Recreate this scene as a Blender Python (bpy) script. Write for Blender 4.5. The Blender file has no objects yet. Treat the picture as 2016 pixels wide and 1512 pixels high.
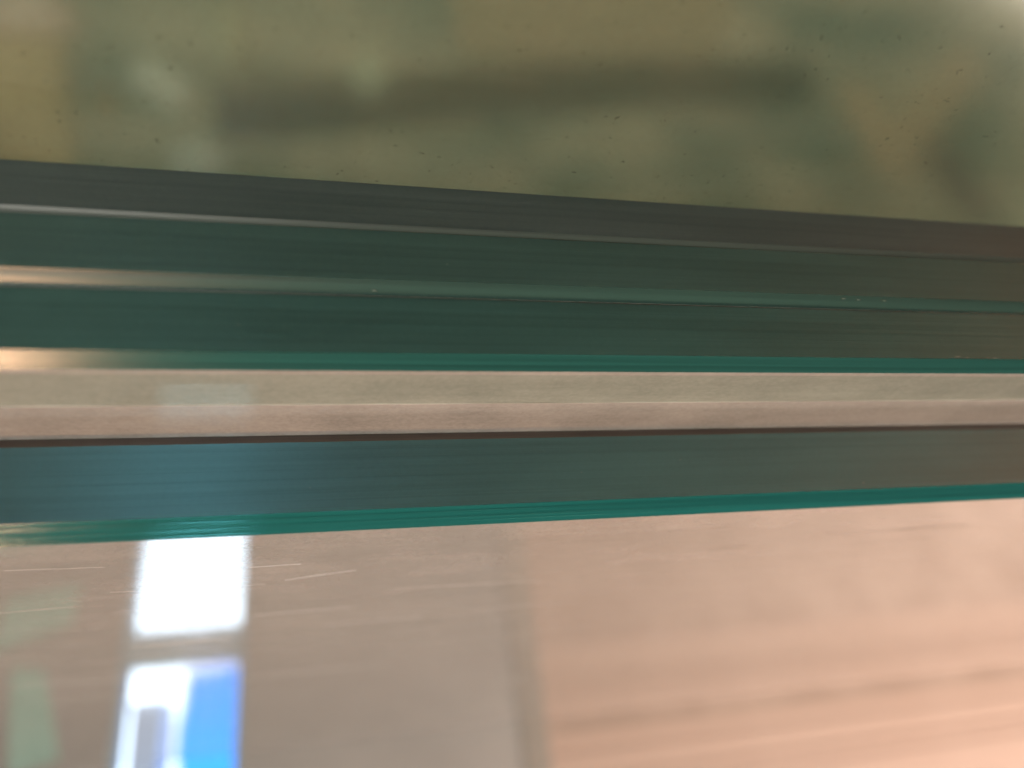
import bpy, bmesh, math, random
from mathutils import Vector, Matrix
random.seed(7)
sc = bpy.context.scene
COL = sc.collection

# ------------------------------------------------------------------ camera
# The phone is held upside down close to a stack of glass sheets lying flat:
# world +Z (up) therefore points down in the picture.
BETA = math.radians(62.2)
SB, CB = math.sin(BETA), math.cos(BETA)
CAM_Z = 0.0790
cam_d = bpy.data.cameras.new('camera')
cam = bpy.data.objects.new('camera', cam_d)
COL.objects.link(cam)
right = Vector((.9688, .2478 * SB, .2478 * CB)).normalized()
up = Vector((0, CB, -SB))
fwd = Vector((.2478, -.9688 * SB, -.9688 * CB)).normalized()
m = Matrix((right, up, -fwd)).transposed().to_4x4()
m.translation = Vector((0, 0, CAM_Z))
cam.matrix_world = m
cam_d.sensor_width = 36.0
cam_d.lens = 26.0
cam_d.clip_start = 0.005
cam_d.clip_end = 100
cam_d.dof.use_dof = True
cam_d.dof.focus_distance = 0.112
cam_d.dof.aperture_fstop = 7.6
sc.camera = cam

# ------------------------------------------------------------------ world and lamps
w = bpy.data.worlds.new('World')
sc.world = w
w.use_nodes = True
bg = w.node_tree.nodes['Background']
bg.inputs[0].default_value = (1.0, .86, .72, 1)
bg.inputs[1].default_value = 0.10


def area(name, loc, target, size, energy, color):
    ld = bpy.data.lights.new(name, 'AREA')
    ld.shape = 'RECTANGLE'
    ld.size, ld.size_y = size
    ld.energy = energy
    ld.color = color
    o = bpy.data.objects.new(name, ld)
    COL.objects.link(o)
    o.location = loc
    o.rotation_euler = (Vector(target) - Vector(loc)).to_track_quat('-Z', 'Y').to_euler()
    return o


area('room_lamp', (-.50, .95, .70), (.1, -.4, -.3), (.6, .3), 15.5, (1.0, .95, .86))
area('wall_fill', (1.85, -.75, 1.3), (1.65, -1.6, .10), (1.3, .2), 36, (1.0, .75, .64))  # added fill that brightens the warm wall, no known source
area('desk_lamp', (-.30, .20, .58), (-.03, -.1, .03), (.10, .10), 2.5, (1.0, .56, .32))

area('edge_warm_fill', (.52, .22, .03), (.14, -.09, .01), (.10, .10), 1.15, (1.0, .30, .09))  # added orange fill, turns the right ends of the edges brown

sc.view_settings.view_transform = 'Standard'
sc.view_settings.look = 'None'
sc.view_settings.exposure = 0
sc.view_settings.gamma = 1
sc.view_settings.use_curve_mapping = False
cy = sc.cycles
cy.use_adaptive_sampling = True
cy.adaptive_threshold = 0.03
cy.max_bounces = 22
cy.diffuse_bounces = 3
cy.glossy_bounces = 20
cy.transmission_bounces = 20
cy.transparent_max_bounces = 8
cy.sample_clamp_indirect = 4
cy.blur_glossy = 0.3
cy.use_denoising = True


# ------------------------------------------------------------------ materials
class NT:
    def __init__(self, name):
        self.m = bpy.data.materials.new(name)
        self.m.use_nodes = True
        self.t = self.m.node_tree
        self.b = self.t.nodes['Principled BSDF']
        self.out = self.t.nodes['Material Output']

    def n(self, typ, **kw):
        nd = self.t.nodes.new(typ)
        for k, v in kw.items():
            setattr(nd, k, v)
        return nd

    def l(self, a, b):
        self.t.links.new(a, b)

    def coords(self, scale, rot=(0, 0, 0), loc=(0, 0, 0)):
        tc = self.n('ShaderNodeTexCoord')
        mp = self.n('ShaderNodeMapping')
        mp.inputs['Scale'].default_value = scale
        mp.inputs['Rotation'].default_value = rot
        mp.inputs['Location'].default_value = loc
        self.l(tc.outputs['Object'], mp.inputs['Vector'])
        return mp.outputs[0]

    def noise(self, vec, scale=1, detail=4, rough=.55):
        nz = self.n('ShaderNodeTexNoise')
        nz.inputs['Scale'].default_value = scale
        nz.inputs['Detail'].default_value = detail
        nz.inputs['Roughness'].default_value = rough
        self.l(vec, nz.inputs['Vector'])
        return nz.outputs['Fac']

    def ramp(self, fac, stops, interp='LINEAR'):
        r = self.n('ShaderNodeValToRGB')
        r.color_ramp.interpolation = interp
        els = r.color_ramp.elements
        while len(els) < len(stops):
            els.new(.5)
        for e, (p, c) in zip(els, stops):
            e.position = p
            e.color = (*c, 1) if len(c) == 3 else c
        self.l(fac, r.inputs[0])
        return r.outputs[0]

    def math(self, op, a, b):
        nd = self.n('ShaderNodeMath', operation=op)
        for i, v in enumerate((a, b)):
            if isinstance(v, (int, float)):
                nd.inputs[i].default_value = v
            else:
                self.l(v, nd.inputs[i])
        return nd.outputs[0]

    def bump(self, h, strength, dist=.001):
        bp = self.n('ShaderNodeBump')
        bp.inputs['Strength'].default_value = strength
        bp.inputs['Distance'].default_value = dist
        self.l(h, bp.inputs['Height'])
        self.l(bp.outputs[0], self.b.inputs['Normal'])

    def set(self, **kw):
        for k, v in kw.items():
            k = k.replace('_', ' ')
            s = self.b.inputs[k]
            s.default_value = (*v, 1) if isinstance(v, tuple) and len(v) == 3 else v
        return self


def G(v):
    return (v, v, v)


def mat_face(name, dust, clear, dust_amt):
    """clear glass face with a thin film of dust on its outer side"""
    t = NT(name)
    streak = t.noise(t.coords((9, 150, 150)), 1, 6, .65)
    blot = t.noise(t.coords((60, 75, 75)), 1, 5, .65)
    fine = t.noise(t.coords((1500, 1900, 1500)), 1, 3, .7)
    s = t.math('ADD', t.math('MULTIPLY', streak, .36), t.math('MULTIPLY', blot, .36))
    s = t.math('ADD', s, t.math('MULTIPLY', fine, .28))
    amt = t.ramp(s, [(.34, G(dust_amt * .66)), (.66, G(min(1, dust_amt * 1.30)))])
    geo = t.n('ShaderNodeNewGeometry')
    outer = t.math('SUBTRACT', 1.0, geo.outputs['Backfacing'])
    amt = t.math('MULTIPLY', amt, outer)
    t.set(Base_Color=clear, Roughness=0.0, IOR=1.52, Transmission_Weight=1.0)
    mx = t.n('ShaderNodeMixShader')
    t.l(amt, mx.inputs[0])
    t.l(t.b.outputs[0], mx.inputs[1])
    gl = t.n('ShaderNodeBsdfPrincipled')
    gl.inputs['Base Color'].default_value = (*dust, 1)
    gl.inputs['IOR'].default_value = 1.52
    t.l(t.ramp(blot, [(.35, G(.03)), (.7, G(.10))]), gl.inputs['Roughness'])
    t.l(gl.outputs[0], mx.inputs[2])
    t.l(mx.outputs[0], t.out.inputs['Surface'])
    return t.m


def mat_edge(name, col_a, col_b, trans=.55, rough=.42):
    """ground edge: fine grinding lines that run along the sheet"""
    t = NT(name)
    v = t.coords((3.0, 900, 900))
    lines = t.noise(v, 1, 6, .7)
    v2 = t.coords((26, 160, 160))
    broad = t.noise(v2, 1, 3, .5)
    v3 = t.coords((1500, 1500, 1500))
    spk = t.noise(v3, 1, 2, .5)
    f = t.math('ADD', t.math('MULTIPLY', lines, .55), t.math('MULTIPLY', broad, .35))
    f = t.math('ADD', f, t.math('MULTIPLY', spk, .12))
    c = t.ramp(f, [(.36, col_a), (.66, col_b)])
    t.l(c, t.b.inputs['Base Color'])
    t.set(Roughness=rough, IOR=1.52, Transmission_Weight=trans)
    t.bump(lines, .25, .0004)
    return t.m


def mat_arris(name, col, trans=.6, rough=.16):
    t = NT(name)
    v = t.coords((6, 1400, 1400))
    lines = t.noise(v, 1, 4, .6)
    hi = tuple(min(1, x * 1.35) for x in col)
    lo = tuple(x * .72 for x in col)
    c = t.ramp(lines, [(.35, lo), (.68, hi)])
    t.l(c, t.b.inputs['Base Color'])
    t.set(Roughness=rough, IOR=1.52, Transmission_Weight=trans)
    t.bump(lines, .2, .0003)
    return t.m


def mat_plain(name, a, b, scale=8, rough=.6, stretch=(1, 1, 1), spec=.5, lo=.35, hi=.65, detail=4, bump=0):
    t = NT(name)
    v = t.coords(tuple(scale * s for s in stretch))
    f = t.noise(v, 1, detail, .6)
    c = t.ramp(f, [(lo, a), (hi, b)])
    t.l(c, t.b.inputs['Base Color'])
    t.set(Roughness=rough, Specular_IOR_Level=spec)
    if bump:
        t.bump(f, bump, .002)
    return t.m


def mat_sky(name):
    """a bright cloud bank with blue sky at its foot, outside the window"""
    t = NT(name)
    tc = t.n('ShaderNodeTexCoord')
    sx = t.n('ShaderNodeSeparateXYZ')
    t.l(tc.outputs['Object'], sx.inputs[0])
    nz = t.noise(tc.outputs['Object'], 2.2, 4, .5)
    wob = t.math('MULTIPLY', t.math('SUBTRACT', nz, .5), .30)
    high = t.math('MULTIPLY', t.math('SUBTRACT', sx.outputs[2], .50), 9)
    leftw = t.math('MULTIPLY', t.math('SUBTRACT', -.545, sx.outputs[0]), 11)
    f = t.math('ADD', t.math('MAXIMUM', high, leftw), t.math('MULTIPLY', wob, 5))
    c = t.ramp(t.math('ADD', f, .5), [(.25, (.10, .62, 2.0)), (.50, (1.7, 1.75, 2.5)), (.70, (3.4, 4.0, 4.7))])
    e = t.n('ShaderNodeEmission')
    e.inputs[1].default_value = 1.0
    t.l(c, e.inputs[0])
    t.l(e.outputs[0], t.out.inputs['Surface'])
    t.t.nodes.remove(t.b)
    return t.m


# ------------------------------------------------------------------ mesh helpers
def mesh_obj(name, verts, faces, mat, parent=None, smooth=False):
    me = bpy.data.meshes.new(name)
    me.from_pydata([tuple(v) for v in verts], [], faces)
    bm = bmesh.new()
    bm.from_mesh(me)
    bmesh.ops.recalc_face_normals(bm, faces=bm.faces)
    bm.to_mesh(me)
    bm.free()
    me.materials.append(mat)
    if smooth:
        for p in me.polygons:
            p.use_smooth = True
    o = bpy.data.objects.new(name, me)
    COL.objects.link(o)
    o.parent = parent
    return o


def box(name, lo, hi, mat, parent=None, bevel=0):
    bm = bmesh.new()
    bmesh.ops.create_cube(bm, size=1)
    for v in bm.verts:
        v.co = Vector([(lo[i] + hi[i]) / 2 + v.co[i] * (hi[i] - lo[i]) for i in range(3)])
    if bevel:
        bmesh.ops.bevel(bm, geom=list(bm.edges), offset=bevel, segments=2, affect='EDGES')
    me = bpy.data.meshes.new(name)
    bm.to_mesh(me)
    bm.free()
    me.materials.append(mat)
    o = bpy.data.objects.new(name, me)
    COL.objects.link(o)
    o.parent = parent
    return o


def empty(name, loc=(0, 0, 0)):
    o = bpy.data.objects.new(name, None)
    o.empty_display_size = .05
    COL.objects.link(o)
    o.location = loc
    return o


def tag(o, label=None, cat=None, group=None, kind=None):
    if label: o['label'] = label
    if cat: o['category'] = cat
    if group: o['group'] = group
    if kind: o['kind'] = kind
    return o


# ------------------------------------------------------------------ setting
WALL_Y = -1.6
FLOOR_Z = -0.42
M_wall = mat_plain('warm_plaster', (.61, .485, .415), (.75, .61, .53), 5, .7, (1, 1, 1), .3)
M_wall2 = mat_plain('grey_plaster', (.48, .485, .48), (.60, .60, .59), 3, .7, (.6, 1, 1.6), .3)
M_post = mat_plain('grey_metal_post', (.47, .45, .41), (.53, .50, .46), 10, .6)
M_frame = mat_plain('window_frame_halo', (.42, .62, .72), (.50, .70, .80), 12, .45)  # bluish halo around the window painted into the frame colour
M_sky = mat_sky('window_sky')

floor = mesh_obj('floor', [(-1.6, -1.6, FLOOR_Z), (3.4, -1.6, FLOOR_Z), (3.4, 1.6, FLOOR_Z), (-1.6, 1.6, FLOOR_Z),
                           (-1.6, -1.6, FLOOR_Z - .02), (3.4, -1.6, FLOOR_Z - .02), (3.4, 1.6, FLOOR_Z - .02), (-1.6, 1.6, FLOOR_Z - .02)],
                 [(0, 1, 2, 3), (7, 6, 5, 4), (0, 4, 5, 1), (1, 5, 6, 2), (2, 6, 7, 3), (3, 7, 4, 0)], None or mat_plain(
                     'mottled_green_floor', (.15, .25, .20), (.70, .60, .43), 9, .75, (1, 1.7, 1), .15, .34, .68, 4))
tag(floor, kind='structure')

# wall behind the stack with one tall opening for the window
WX0, WX1, WZ0, WZ1 = -.372, -.148, -.02, 1.10
wz = CAM_Z
def wall_box(name, x0, x1, z0, z1, mat):
    return box(name, (x0, WALL_Y - .12, z0), (x1, WALL_Y, z1), mat)
wall_parent = empty('wall', (0, WALL_Y, FLOOR_Z))
tag(wall_parent, kind='structure')
def wpart(name, x0, x1, z0, z1, mat, y0=WALL_Y - .12, y1=WALL_Y):
    o = box(name, (x0, y0 - WALL_Y, z0 - FLOOR_Z), (x1, y1 - WALL_Y, z1 - FLOOR_Z), mat, wall_parent)
    return o
wpart('grey_panel', -1.6, WX0, FLOOR_Z, 1.9, M_wall2)
wpart('grey_panel', WX1, .40, FLOOR_Z, 1.9, M_wall2)
wpart('grey_panel', WX0, WX1, FLOOR_Z, WZ0, M_wall2)
wpart('grey_panel', WX0, WX1, WZ1, 1.9, M_wall2)
wpart('plaster_panel', .40, 3.4, FLOOR_Z, 1.9, M_wall)

sky = mesh_obj('sky', [(-3.2, -3.4, -1.2), (2.2, -3.4, -1.2), (2.2, -3.4, 3.4), (-3.2, -3.4, 3.4)], [(0, 1, 2, 3)], M_sky)
tag(sky, kind='structure')

# ------------------------------------------------------------------ window
win = empty('window', (0, WALL_Y, WZ0))
tag(win, 'narrow window with halo-tinted frame and bright sky, mirrored in the glass at the lower left', 'window')
fw = .012
def winpart(name, x0, x1, z0, z1, y0=-.055, y1=-.015, mat=M_frame):
    return box(name, (x0, y0, z0 - WZ0), (x1, y1, z1 - WZ0), mat, win, .002)
winpart('jamb', WX0, WX0 + fw, WZ0, WZ1)
winpart('jamb', WX1 - fw, WX1, WZ0, WZ1)
winpart('sill', WX0 + fw, WX1 - fw, WZ0, WZ0 + .02)
winpart('head', WX0 + fw, WX1 - fw, WZ1 - .02, WZ1)
winpart('transom', WX0 + fw, WX1 - fw, .254, .322)
tr_ = winpart('transom', WX0 + fw, WX1 - fw, .70, .74)
M_bead = mat_plain('white_bead', (.85, .86, .88), (.92, .92, .93), 10, .35)
winpart('glazing_bead', WX0 + fw, WX1 - fw, .281, .291, -.016, -.008, M_bead)
gm = NT('window_glass').set(Base_Color=(.95, .98, 1.0), Roughness=0.0, IOR=1.05, Transmission_Weight=1.0).m
for z0, z1 in ((WZ0 + .02, .254), (.322, .70), (.74, WZ1 - .02)):
    winpart('pane', WX0 + fw, WX1 - fw, z0, z1, -.038, -.034, gm)

# ------------------------------------------------------------------ post between the two wall finishes
post = empty('wall_post', (.415, WALL_Y, FLOOR_Z))
box('shaft', (-.026, .001, 0), (.026, .005, 2.2), M_post, post, .004)
box('foot', (-.04, .001, 0), (.04, .03, .03), M_post, post, .003)
tag(post, 'slim dark grey wall post mirrored right of the window reflection', 'post')

# pale rails on the warm wall
M_rail = mat_plain('pale_pink_rail', (.78, .61, .52), (.82, .65, .56), 3, .5)
for i, (z0, z1) in enumerate(((.040, .072), (.077, .122), (.127, .150), (.156, .222))):
    r = empty('wall_rail', (.440, WALL_Y, z0))
    box('batten', (0, .0005, 0), (2.6, .003, z1 - z0), M_rail, r, .001)
    tag(r, ['lowest pale pink rail on the wall beyond the glass', 'second pale pink wall rail from below, fairly broad',
            'third pale pink wall rail from below, the narrowest', 'topmost and broadest pale pink wall rail'][i], 'rail', 'rails on the warm wall')

# ------------------------------------------------------------------ bench carrying the stack
M_bench = mat_plain('bench_wood', (.10, .065, .035), (.17, .11, .06), 9, .6, (1, 8, 8))
bench = empty('bench', (.3, -.5, FLOOR_Z))
for dx in (-.62, .62):
    for dy in (-.26, .12):
        box('leg', (dx - .03, dy - .03, 0), (dx + .03, dy + .03, .3765), M_bench, bench, .003)
for k in range(4):
    y0 = -.31 + k * .125
    box('plank', (-.70, y0, .3768), (.70, y0 + .121, .4090), M_bench, bench, .003)
tag(bench, 'low dark wooden bench hidden under the glass stack', 'bench')

# ------------------------------------------------------------------ glass panes
X0, X1, YB = -.36, .86, -.70
mm = .001
PANES = [  # thickness, front y, arris, z of underside
    dict(t=9.7, u=-85.0, ct=1.6, cb=.5),
    dict(t=10.4, u=-83.7, ct=1.6, cb=.4),
    dict(t=11.0, u=-84.5, ct=1.75, cb=.5),
    dict(t=15.0, u=-104.0, ct=2.3, cb=2.0),
]
LABELS = [
    'thin glass sheet whose brownish dark edge is the topmost band in the photo',
    'glass sheet with greenish dark edge, second band from the top of the photo',
    'glass sheet whose dark edge ends in a turquoise line beside the broad pale strip',
    'thickest glass sheet, teal edge lowest in the photo, window mirrored on its broad face',
]
ECOL = [((.017, .038, .040), (.042, .068, .071)),
        ((.008, .040, .037), (.022, .074, .070)),
        ((.005, .045, .043), (.018, .092, .088)),
        ((.003, .036, .045), (.010, .074, .086))]
ACOL = [(.11, .15, .13), (.06, .15, .13), (.035, .20, .18), (.018, .24, .235)]
ETRANS = (.35, .35, .42, .62)
AROUGH = (.30, .26, .20, .16)
z = 0.0
TOPS = []
for i, p in enumerate(PANES):
    t, y, ct, cb = p['t'] * mm, p['u'] * mm, p['ct'] * mm, p['cb'] * mm
    root = empty('glass_sheet', ((X0 + X1) / 2, y, z))
    tag(root, LABELS[i], 'glass sheet', 'stacked glass sheets')
    hx = (X1 - X0) / 2
    yb = YB + (-.013, .0, .008, -.02)[i] - y
    face = mat_face('glass_face', (.60, .56, .53), (.86, .95, .91), .49 if i == 3 else .66)
    edge = mat_edge('ground_edge', *ECOL[i], ETRANS[i], .55)
    arr = mat_arris('arris', ACOL[i], .6, AROUGH[i])
    dark = mat_edge('lower_arris', (.018, .014, .010), (.05, .036, .026), .1, .4)  # shade on the down-facing arris put into its dark brown colour
    # body: upper face, underside, rear and ends (the front strips close it)
    prof = [(-ct, t), (0, t - ct), (0, cb), (-cb, 0), (yb, 0), (yb, t)]
    v = [(-hx, a, b) for a, b in prof] + [(hx, a, b) for a, b in prof]
    n = 6
    def strip(name, a, b, mat):
        me = bpy.data.meshes.new(name)
        vv = [(-hx, *prof[a]), (hx, *prof[a]), (hx, *prof[b]), (-hx, *prof[b])]
        NSEG = 1
        me.from_pydata(vv, [], [(3, 2, 1, 0)])
        me.materials.append(mat)
        o = bpy.data.objects.new(name, me)
        COL.objects.link(o)
        o.parent = root
        return o
    me = bpy.data.meshes.new('glass_body')
    me.from_pydata(v, [], [(5, 0, 6, 11)[::-1], (3, 4, 10, 9)[::-1], (4, 5, 11, 10)[::-1],
                           tuple(range(6))[::-1], tuple(range(6, 12))])
    # face order fixed so that normals point outwards
    bm = bmesh.new(); bm.from_mesh(me)
    for f in bm.faces:
        c = f.calc_center_median() - Vector((0, yb / 2, t / 2))
        if f.normal.dot(c) < 0:
            f.normal_flip()
    bm.to_mesh(me); bm.free()
    me.materials.append(face)
    body = bpy.data.objects.new('glass_body', me)
    COL.objects.link(body); body.parent = root
    for nm, a, b, mt in (('upper_arris', 0, 1, arr), ('ground_edge', 1, 2, edge), ('lower_arris', 2, 3, dark)):
        o = strip(nm, a, b, mt)
        nrm = o.data.polygons[0].normal
        if nrm.y < 0:
            o.data.flip_normals()
    TOPS.append((root, z + t, y, ct))
    z += t + .25 * mm

# clear film left along the front margin of the third pane
root3, zt3, y3, c3 = TOPS[2]
def mat_thin(name, tint, haze, amt, gloss_rough=.03):
    """thin clear sheet: straight view through it, haze on it, mirror gloss on top"""
    t = NT(name)
    tr = t.n('ShaderNodeBsdfTransparent')
    tr.inputs[0].default_value = (*tint, 1)
    t.set(Base_Color=haze, Roughness=gloss_rough, IOR=1.5)
    mx = t.n('ShaderNodeMixShader')
    mx.inputs[0].default_value = amt
    t.l(tr.outputs[0], mx.inputs[1])
    t.l(t.b.outputs[0], mx.inputs[2])
    t.l(mx.outputs[0], t.out.inputs['Surface'])
    return t.m
M_film = mat_thin('clear_film', (.95, .98, .96), (.50, .52, .50), .06, .15)
film = box('edge_film', (-.55, -.0113 , PANES[2]['t'] * mm + .00004), (.55, -.0026, PANES[2]['t'] * mm + .00014), M_film, root3)
M_fe = mat_plain('film_lip', (.45, .42, .38), (.85, .84, .82), 25, .4, (1, 1, 1), .6, .42, .62)
lip = box('film_lip', (-.55, -.01136, PANES[2]['t'] * mm + .00004), (.55, -.0113, PANES[2]['t'] * mm + .00016), M_fe, film)
film['label'] = 'thin clear film strip along the front margin'

# ------------------------------------------------------------------ picture helper: where a view ray meets a plane
def ray(px, py):
    return fwd + right * (px - 1008) / 1456 + up * (756 - py) / 1456
def on_z(px, py, zz):
    d = ray(px, py)
    return Vector((0, 0, CAM_Z)) + d * ((zz - CAM_Z) / d.z)

# fifth sheet: the dusty clear one underneath, reaching out towards the camera
def mat_base(name):
    t = NT(name)
    big = t.noise(t.coords((16, 26, 16)), 1, 4, .55)
    streak = t.noise(t.coords((11, 120, 60)), 1, 5, .6)
    fine = t.noise(t.coords((1100, 1100, 1100)), 1, 3, .7)
    grit = t.noise(t.coords((1000, 1000, 1000)), 1, 2, .5)
    f = t.math('ADD', t.math('MULTIPLY', big, .5), t.math('MULTIPLY', streak, .28))
    f = t.math('ADD', f, t.math('MULTIPLY', fine, .22))
    amt = t.ramp(f, [(.34, G(.02)), (.66, G(.15))])
    col = t.ramp(big, [(.36, (.25, .315, .245)), (.64, (.38, .365, .265))])
    speck = t.ramp(grit, [(.68, (1, 1, 1)), (.74, (.22, .21, .15))])
    mixc = t.n('ShaderNodeMix', data_type='RGBA', blend_type='MULTIPLY')
    mixc.inputs[0].default_value = 1
    t.l(col, mixc.inputs[6]); t.l(speck, mixc.inputs[7])
    t.l(mixc.outputs[2], t.b.inputs['Base Color'])
    t.set(Roughness=.06, IOR=1.5)
    sp2 = t.ramp(grit, [(.68, G(0)), (.74, G(.35))])
    amt = t.math('MAXIMUM', amt, sp2)
    tr = t.n('ShaderNodeBsdfTransparent')
    tr.inputs[0].default_value = (.94, .97, .95, 1)
    mx = t.n('ShaderNodeMixShader')
    t.l(amt, mx.inputs[0]); t.l(tr.outputs[0], mx.inputs[1]); t.l(t.b.outputs[0], mx.inputs[2])
    t.l(mx.outputs[0], t.out.inputs['Surface'])
    return t.m
base = empty('glass_sheet', (.25, -.02, -.0103))
tag(base, 'dusty see-through glass sheet filling the blurred green top of the photo', 'glass sheet', 'stacked glass sheets')
M_clear = NT('satin_glass_body').set(Base_Color=(.76, .93, .85), Roughness=.135, IOR=1.45, Transmission_Weight=1.0).m
bt = .0096
def base_part(name, lo, hi, mt):
    return box(name, lo, hi, mt, base)
base_part('dusty_face', (-.61, -.70, bt), (.61, 0, bt + .0004), mat_base('dusty_clear_face'))
base_part('glass_body', (-.61, -.70, 0), (.61, 0, bt - .0002), M_clear)

# little chips and grit on the ground edges
M_chip = mat_plain('chip', (.12, .17, .15), (.30, .31, .28), 300, .35)
def chip(root, px, py, dy, dz, size, seed):
    rnd = random.Random(seed)
    # point on the vertical edge plane of that sheet
    d = ray(px, py)
    q = Vector((0, 0, CAM_Z)) + d * (root.location.y / d.y)
    bm = bmesh.new()
    bmesh.ops.create_icosphere(bm, subdivisions=1, radius=1)
    for v in bm.verts:
        size_ = size * .7
        v.co = Vector((v.co.x * size_ * rnd.uniform(1.2, 5.0), v.co.y * size * .35, v.co.z * size * rnd.uniform(.15, .5)))
    me = bpy.data.meshes.new('chip'); bm.to_mesh(me); bm.free()
    me.materials.append(M_chip)
    o = bpy.data.objects.new('chip', me); COL.objects.link(o)
    o.parent = root
    o.location = q - Vector(root.location) + Vector((0, dy, dz))
R1, R2, R3, R4 = [t_[0] for t_ in TOPS]
for k, (rt, px, py, sz) in enumerate(((R3, 1885, 702, .00022), (R3, 1905, 704, .00015), (R3, 1960, 705, .00022), (R3, 1945, 704, .00013),
        (R3, 738, 572, .00016), (R2, 1660, 588, .00020), (R2, 1690, 590, .00016), (R2, 1740, 592, .00018), (R4, 1340, 905, .00010),
        (R4, 1145, 930, .00008), (R3, 470, 640, .00008), (R3, 1290, 668, .00010), (R2, 880, 520, .00010), (R4, 610, 960, .00008),
        (R4, 1700, 950, .00014), (R1, 1650, 478, .00014), (R1, 1815, 500, .00016))):
    chip(rt, px, py, .0, 0, sz, k)

# scratches on the top pane
M_scr = mat_plain('scratch_dust', (.52, .55, .58), (.70, .73, .76), 200, .7)
root4, zt4, y4, c4 = TOPS[3]
def scratch(a, b, wpx=.00016):
    pa, pb = on_z(*a, zt4), on_z(*b, zt4)
    d = (pb - pa); L = d.length; d.normalize()
    s = Vector((-d.y, d.x, 0))
    k = 7
    vs, fs = [], []
    for q in range(k + 1):
        f = q / k
        wd = wpx * (.25 + .75 * math.sin(math.pi * min(.95, max(.05, f)))) * random.uniform(.7, 1.2)
        c = pa + d * (L * f) + s * random.uniform(-1, 1) * wpx * .6 - Vector(root4.location)
        for sg, h in ((-1, .00001), (1, .00001), (0, .00005)):
            vs.append(c + s * sg * wd + Vector((0, 0, h)))
    for q in range(k):
        i0 = q * 3; j0 = i0 + 3
        fs += [(i0, i0 + 2, j0 + 2, j0), (i0 + 2, i0 + 1, j0 + 1, j0 + 2), (i0 + 1, i0, j0, j0 + 1)]
    return mesh_obj('scratch', vs, fs, M_scr, root4)
for a, b, wd in (((485, 1333), (760, 1308), .0008), ((490, 1117), (592, 1110), .00010), ((255, 1273), (455, 1256), .00075),
                 ((20, 1352), (240, 1338), .00040), ((500, 1212), (690, 1195), .00020), ((330, 1480), (420, 1470), .0009),
                 ((1005, 1342), (1035, 1328), .0008), ((560, 1142), (700, 1122), .00022), ((640, 1230), (830, 1214), .00026)):
    scratch(a, b, wd)

M_faint = mat_plain('faint_scratch', (.40, .40, .39), (.55, .55, .54), 200, .7)
M_dirt = mat_plain('dirt_streak', (.24, .19, .16), (.33, .27, .23), 200, .8)
rs = random.Random(21)
for k in range(34):
    px = rs.uniform(-20, 1000) if k < 24 else rs.uniform(1250, 1900)
    py = rs.uniform(1095, 1400) if k < 24 else rs.uniform(1040, 1280)
    if py < 1085 - .0486 * px + 22: py += 60
    ln = rs.uniform(40, 260)
    sl = -(py - 757) / (6700 - px) + rs.uniform(-.02, .02)
    M_scr = M_faint if k < 24 else M_dirt
    scratch((px, py), (px + ln, py + sl * ln), rs.uniform(.00007, .00016) * (1 + max(0, py - 1150) / 120))

# ------------------------------------------------------------------ things on the floor below, out of focus
def flat_piece(name, quad, h, mat, label, cat, zz=FLOOR_Z):
    pts = [on_z(x, y, zz) for x, y in quad]
    c = sum(pts, Vector()) / len(pts)
    e = empty(name, (c.x, c.y, zz))
    n = len(pts)
    vs = [(q.x - c.x, q.y - c.y, .0005) for q in pts] + [(q.x - c.x, q.y - c.y, h) for q in pts]
    fs = [tuple(range(n)), tuple(range(n, 2 * n))] + [(k, (k + 1) % n, n + (k + 1) % n, n + k) for k in range(n)]
    o = mesh_obj(name + '_board', vs, fs, mat, None)
    COL.objects.unlink(o)
    o.name = name
    bpy.data.objects.remove(e)
    o.location = (c.x, c.y, zz)
    COL.objects.link(o)
    tag(o, label, cat)
    return o

M_card = mat_plain('tan_card', (.62, .45, .24), (.74, .56, .31), 30, .7)
M_ply = mat_plain('brown_ply', (.44, .37, .235), (.50, .42, .27), 16, .6, (1, 5, 1))
M_dgl = mat_plain('dark_green_strip', (.018, .060, .042), (.04, .085, .06), 12, .35)
M_slat = mat_plain('pale_slat', (.66, .48, .30), (.76, .56, .36), 30, .6, (1, 4, 1))
M_gslat = mat_plain('grey_slat', (.07, .085, .075), (.10, .11, .095), 30, .6)
M_paper = mat_plain('paper_scrap', (.90, .86, .74), (.95, .92, .80), 40, .7)
M_pink = mat_plain('pale_pink_tube', (.88, .62, .52), (.92, .70, .60), 30, .35)

flat_piece('cardboard_offcut', [(-160, 70), (120, 60), (150, 330), (-160, 420)], .006, M_card,
           'tan cardboard offcut on the floor at the upper left', 'cardboard')
flat_piece('plywood_offcut', [(860, -160), (1480, -160), (1400, 100), (900, 95)], .004, M_ply,
           'blurred brown plywood offcut at the top centre of the photo', 'plywood')
flat_piece('glass_strip', [(420, 165), (1010, 118), (1600, 112), (1590, 182), (1010, 205), (430, 262)], .006, M_dgl,
           'long dark green glass strip lying across the floor', 'glass strip')
flat_piece('wooden_slat', [(1880, 85), (1945, 115), (1770, 335), (1700, 300)], .004, M_slat,
           'pale tan slat slanting down to the left, upper right', 'slat')
flat_piece('wooden_slat', [(1640, 165), (1700, 160), (1790, 300), (1730, 330)], .003, M_slat,
           'short pale slat slanting down to the right, meeting the longer one', 'slat')
flat_piece('metal_slat', [(1785, 275), (1845, 262), (2000, 440), (1925, 455)], .0035, M_gslat,
           'dark grey slat slanting towards the right edge of the photo', 'slat')

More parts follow.
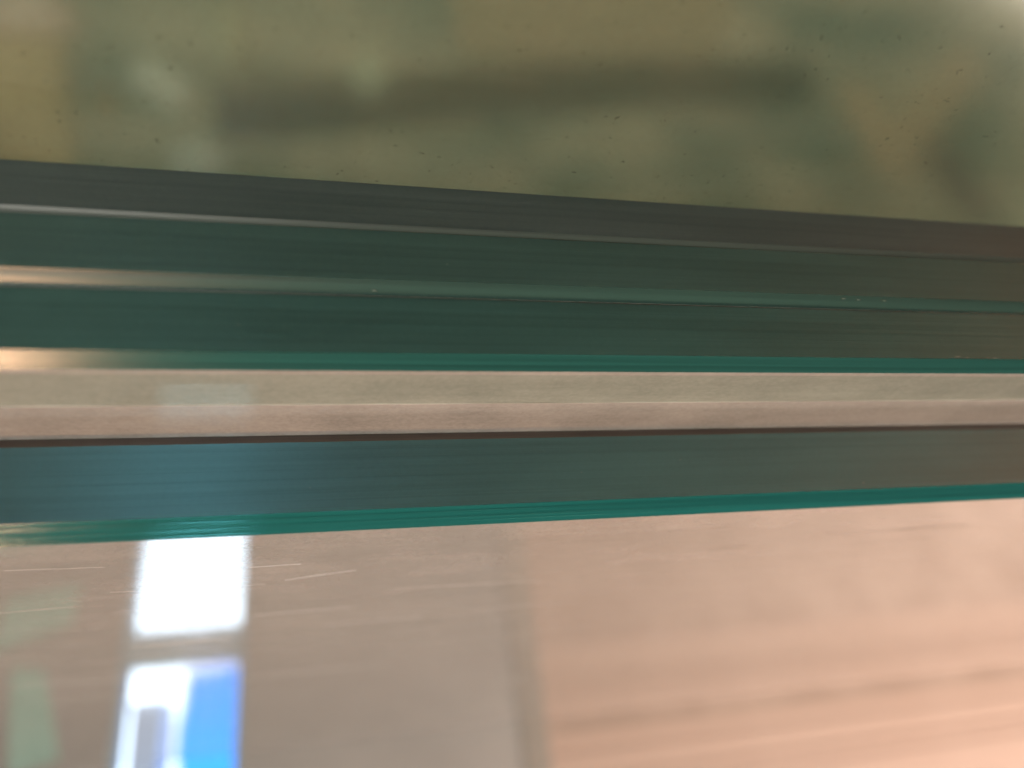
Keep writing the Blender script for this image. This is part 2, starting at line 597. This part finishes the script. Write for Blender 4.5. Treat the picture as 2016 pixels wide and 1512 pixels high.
def tube(name, a, b, r, mat, label, cat):
    pa, pb = on_z(*a, FLOOR_Z + r), on_z(*b, FLOOR_Z + r)
    d = (pb - pa); L = d.length
    bm = bmesh.new()
    prof = [(0, 0), (r * .7, 0), (r, r * .5), (r, L - r * .5), (r * .7, L), (0, L)]
    N = 20
    rings = []
    for rad, zz in prof[1:-1]:
        rings.append([bm.verts.new((rad * math.cos(k * math.tau / N), rad * math.sin(k * math.tau / N), zz)) for k in range(N)])
    for q in range(len(rings) - 1):
        for k in range(N):
            bm.faces.new((rings[q][k], rings[q][(k + 1) % N], rings[q + 1][(k + 1) % N], rings[q + 1][k]))
    bm.faces.new(rings[0][::-1]); bm.faces.new(rings[-1])
    me = bpy.data.meshes.new(name)
    bm.to_mesh(me); bm.free()
    for pl in me.polygons: pl.use_smooth = True
    me.materials.append(mat)
    o = bpy.data.objects.new(name, me)
    COL.objects.link(o)
    o.location = pa
    o.rotation_euler = d.to_track_quat('Z', 'Y').to_euler()
    return tag(o, label, cat)
tube('plastic_tube', (150, 31), (-260, 34), .0055, M_pink, 'pale pink tube at the very left, nearest the tan cardboard', 'tube')
tube('plastic_tube', (120, 2), (-260, 4), .0055, M_pink, 'pale pink tube cut by the top left corner of the photo', 'tube')

def scrap(px, py, sx, sy, label, mat=M_paper, rot=0, hgt=.010):
    c = on_z(px, py, FLOOR_Z)
    bm = bmesh.new()
    bmesh.ops.create_icosphere(bm, subdivisions=3, radius=1)
    rnd = random.Random(px)
    ph = [rnd.uniform(0, 6.28) for _ in range(6)]
    for v in bm.verts:
        q = v.co.normalized()
        f = 1 + .18 * math.sin(5 * q.x + ph[0]) * math.sin(4 * q.y + ph[1]) + .14 * math.sin(9 * q.z + ph[2] + 5 * q.x) + .08 * math.sin(14 * q.y + ph[3])
        v.co = Vector((q.x * sx * f, q.y * sy * f, (q.z * f * .5 + .5) * hgt))
    mz = min(v.co.z for v in bm.verts)
    for v in bm.verts: v.co.z -= mz
    me = bpy.data.meshes.new('paper_scrap')
    bm.to_mesh(me); bm.free()
    me.materials.append(mat)
    o = bpy.data.objects.new('paper_scrap', me)
    COL.objects.link(o)
    o.location = (c.x, c.y, FLOOR_Z)
    o.rotation_euler.z = rot
    return tag(o, label, 'paper scrap', 'paper scraps on the floor')
scrap(322, 150, .022, .013, 'cream paper scrap at the upper left, beside the tan cardboard', rot=-.7)
scrap(390, 300, .022, .018, 'brightest whitish paper scrap, touching the upper glass edge', mat=mat_plain('white_scrap', (.8, .82, .74), (.88, .88, .8), 30, .7))
scrap(728, 130, .014, .016, 'pale green paper scrap left of the dark strip', mat=mat_plain('greenish_scrap', (.55, .60, .44), (.64, .68, .52), 30, .7))
scrap(212, 190, .006, .006, 'tiny orange crumb right of the tan cardboard', mat=mat_plain('orange_scrap', (.70, .34, .12), (.80, .42, .15), 30, .7), hgt=.008)
scrap(455, 60, .010, .022, 'dull olive paper scrap near the top edge of the photo', mat=mat_plain('olive_scrap', (.55, .54, .36), (.62, .60, .42), 30, .7))
scrap(1645, 412, .006, .004, 'tiny pink crumb against the glass edge at the right', mat=mat_plain('pink_scrap', (.6, .4, .28), (.7, .46, .33), 30, .7), hgt=.006)

# cards added to the grey wall, standing in for green patches mirrored far left
M_cardg = mat_plain('pale_green_card', (.42, .76, .68), (.50, .84, .76), 20, .6)
def standin_card(quad, label):
    vs = []
    for y in (.001, .006):
        for x, zz in quad:
            vs.append((x, WALL_Y + y, zz))
    c = Vector((sum(q[0] for q in quad) / 4, WALL_Y, sum(q[1] for q in quad) / 4))
    vs = [Vector(v) - c for v in vs]
    o = mesh_obj('standin_card', vs, [(0, 1, 2, 3), (4, 5, 6, 7), (0, 1, 5, 4), (1, 2, 6, 5), (2, 3, 7, 6), (3, 0, 4, 7)], M_cardg)
    o.location = c
    tag(o, label, 'card', 'stand-in cards on the grey wall')
standin_card([(-.585, .30), (-.46, .34), (-.455, .415), (-.58, .395)], 'broad pale green stand-in card mirrored at the left edge')
standin_card([(-.700, .470), (-.50, .500), (-.50, .530), (-.700, .560)], 'mint card standing in for a cyan highlight under the lowest teal edge, far left')  # cyan highlight put in as a bright card
standin_card([(-.550, .27), (-.495, .26), (-.45, .11), (-.525, .09)], 'tall tapering pale green stand-in card mirrored at the lower left')

# plain building block far outside the window
bld = empty('building', (-.585, -3.1, FLOOR_Z))
M_bld = mat_plain('grey_render', (.86, .84, .86), (.92, .90, .92), 3, .8)
box('wall', (-.048, -.12, 0), (.048, .12, .75), M_bld, bld)
box('roof', (-.054, -.13, .75), (.054, .13, .762), M_bld, bld)
tag(bld, 'small grey building seen through the mirrored window at the bottom', 'building')
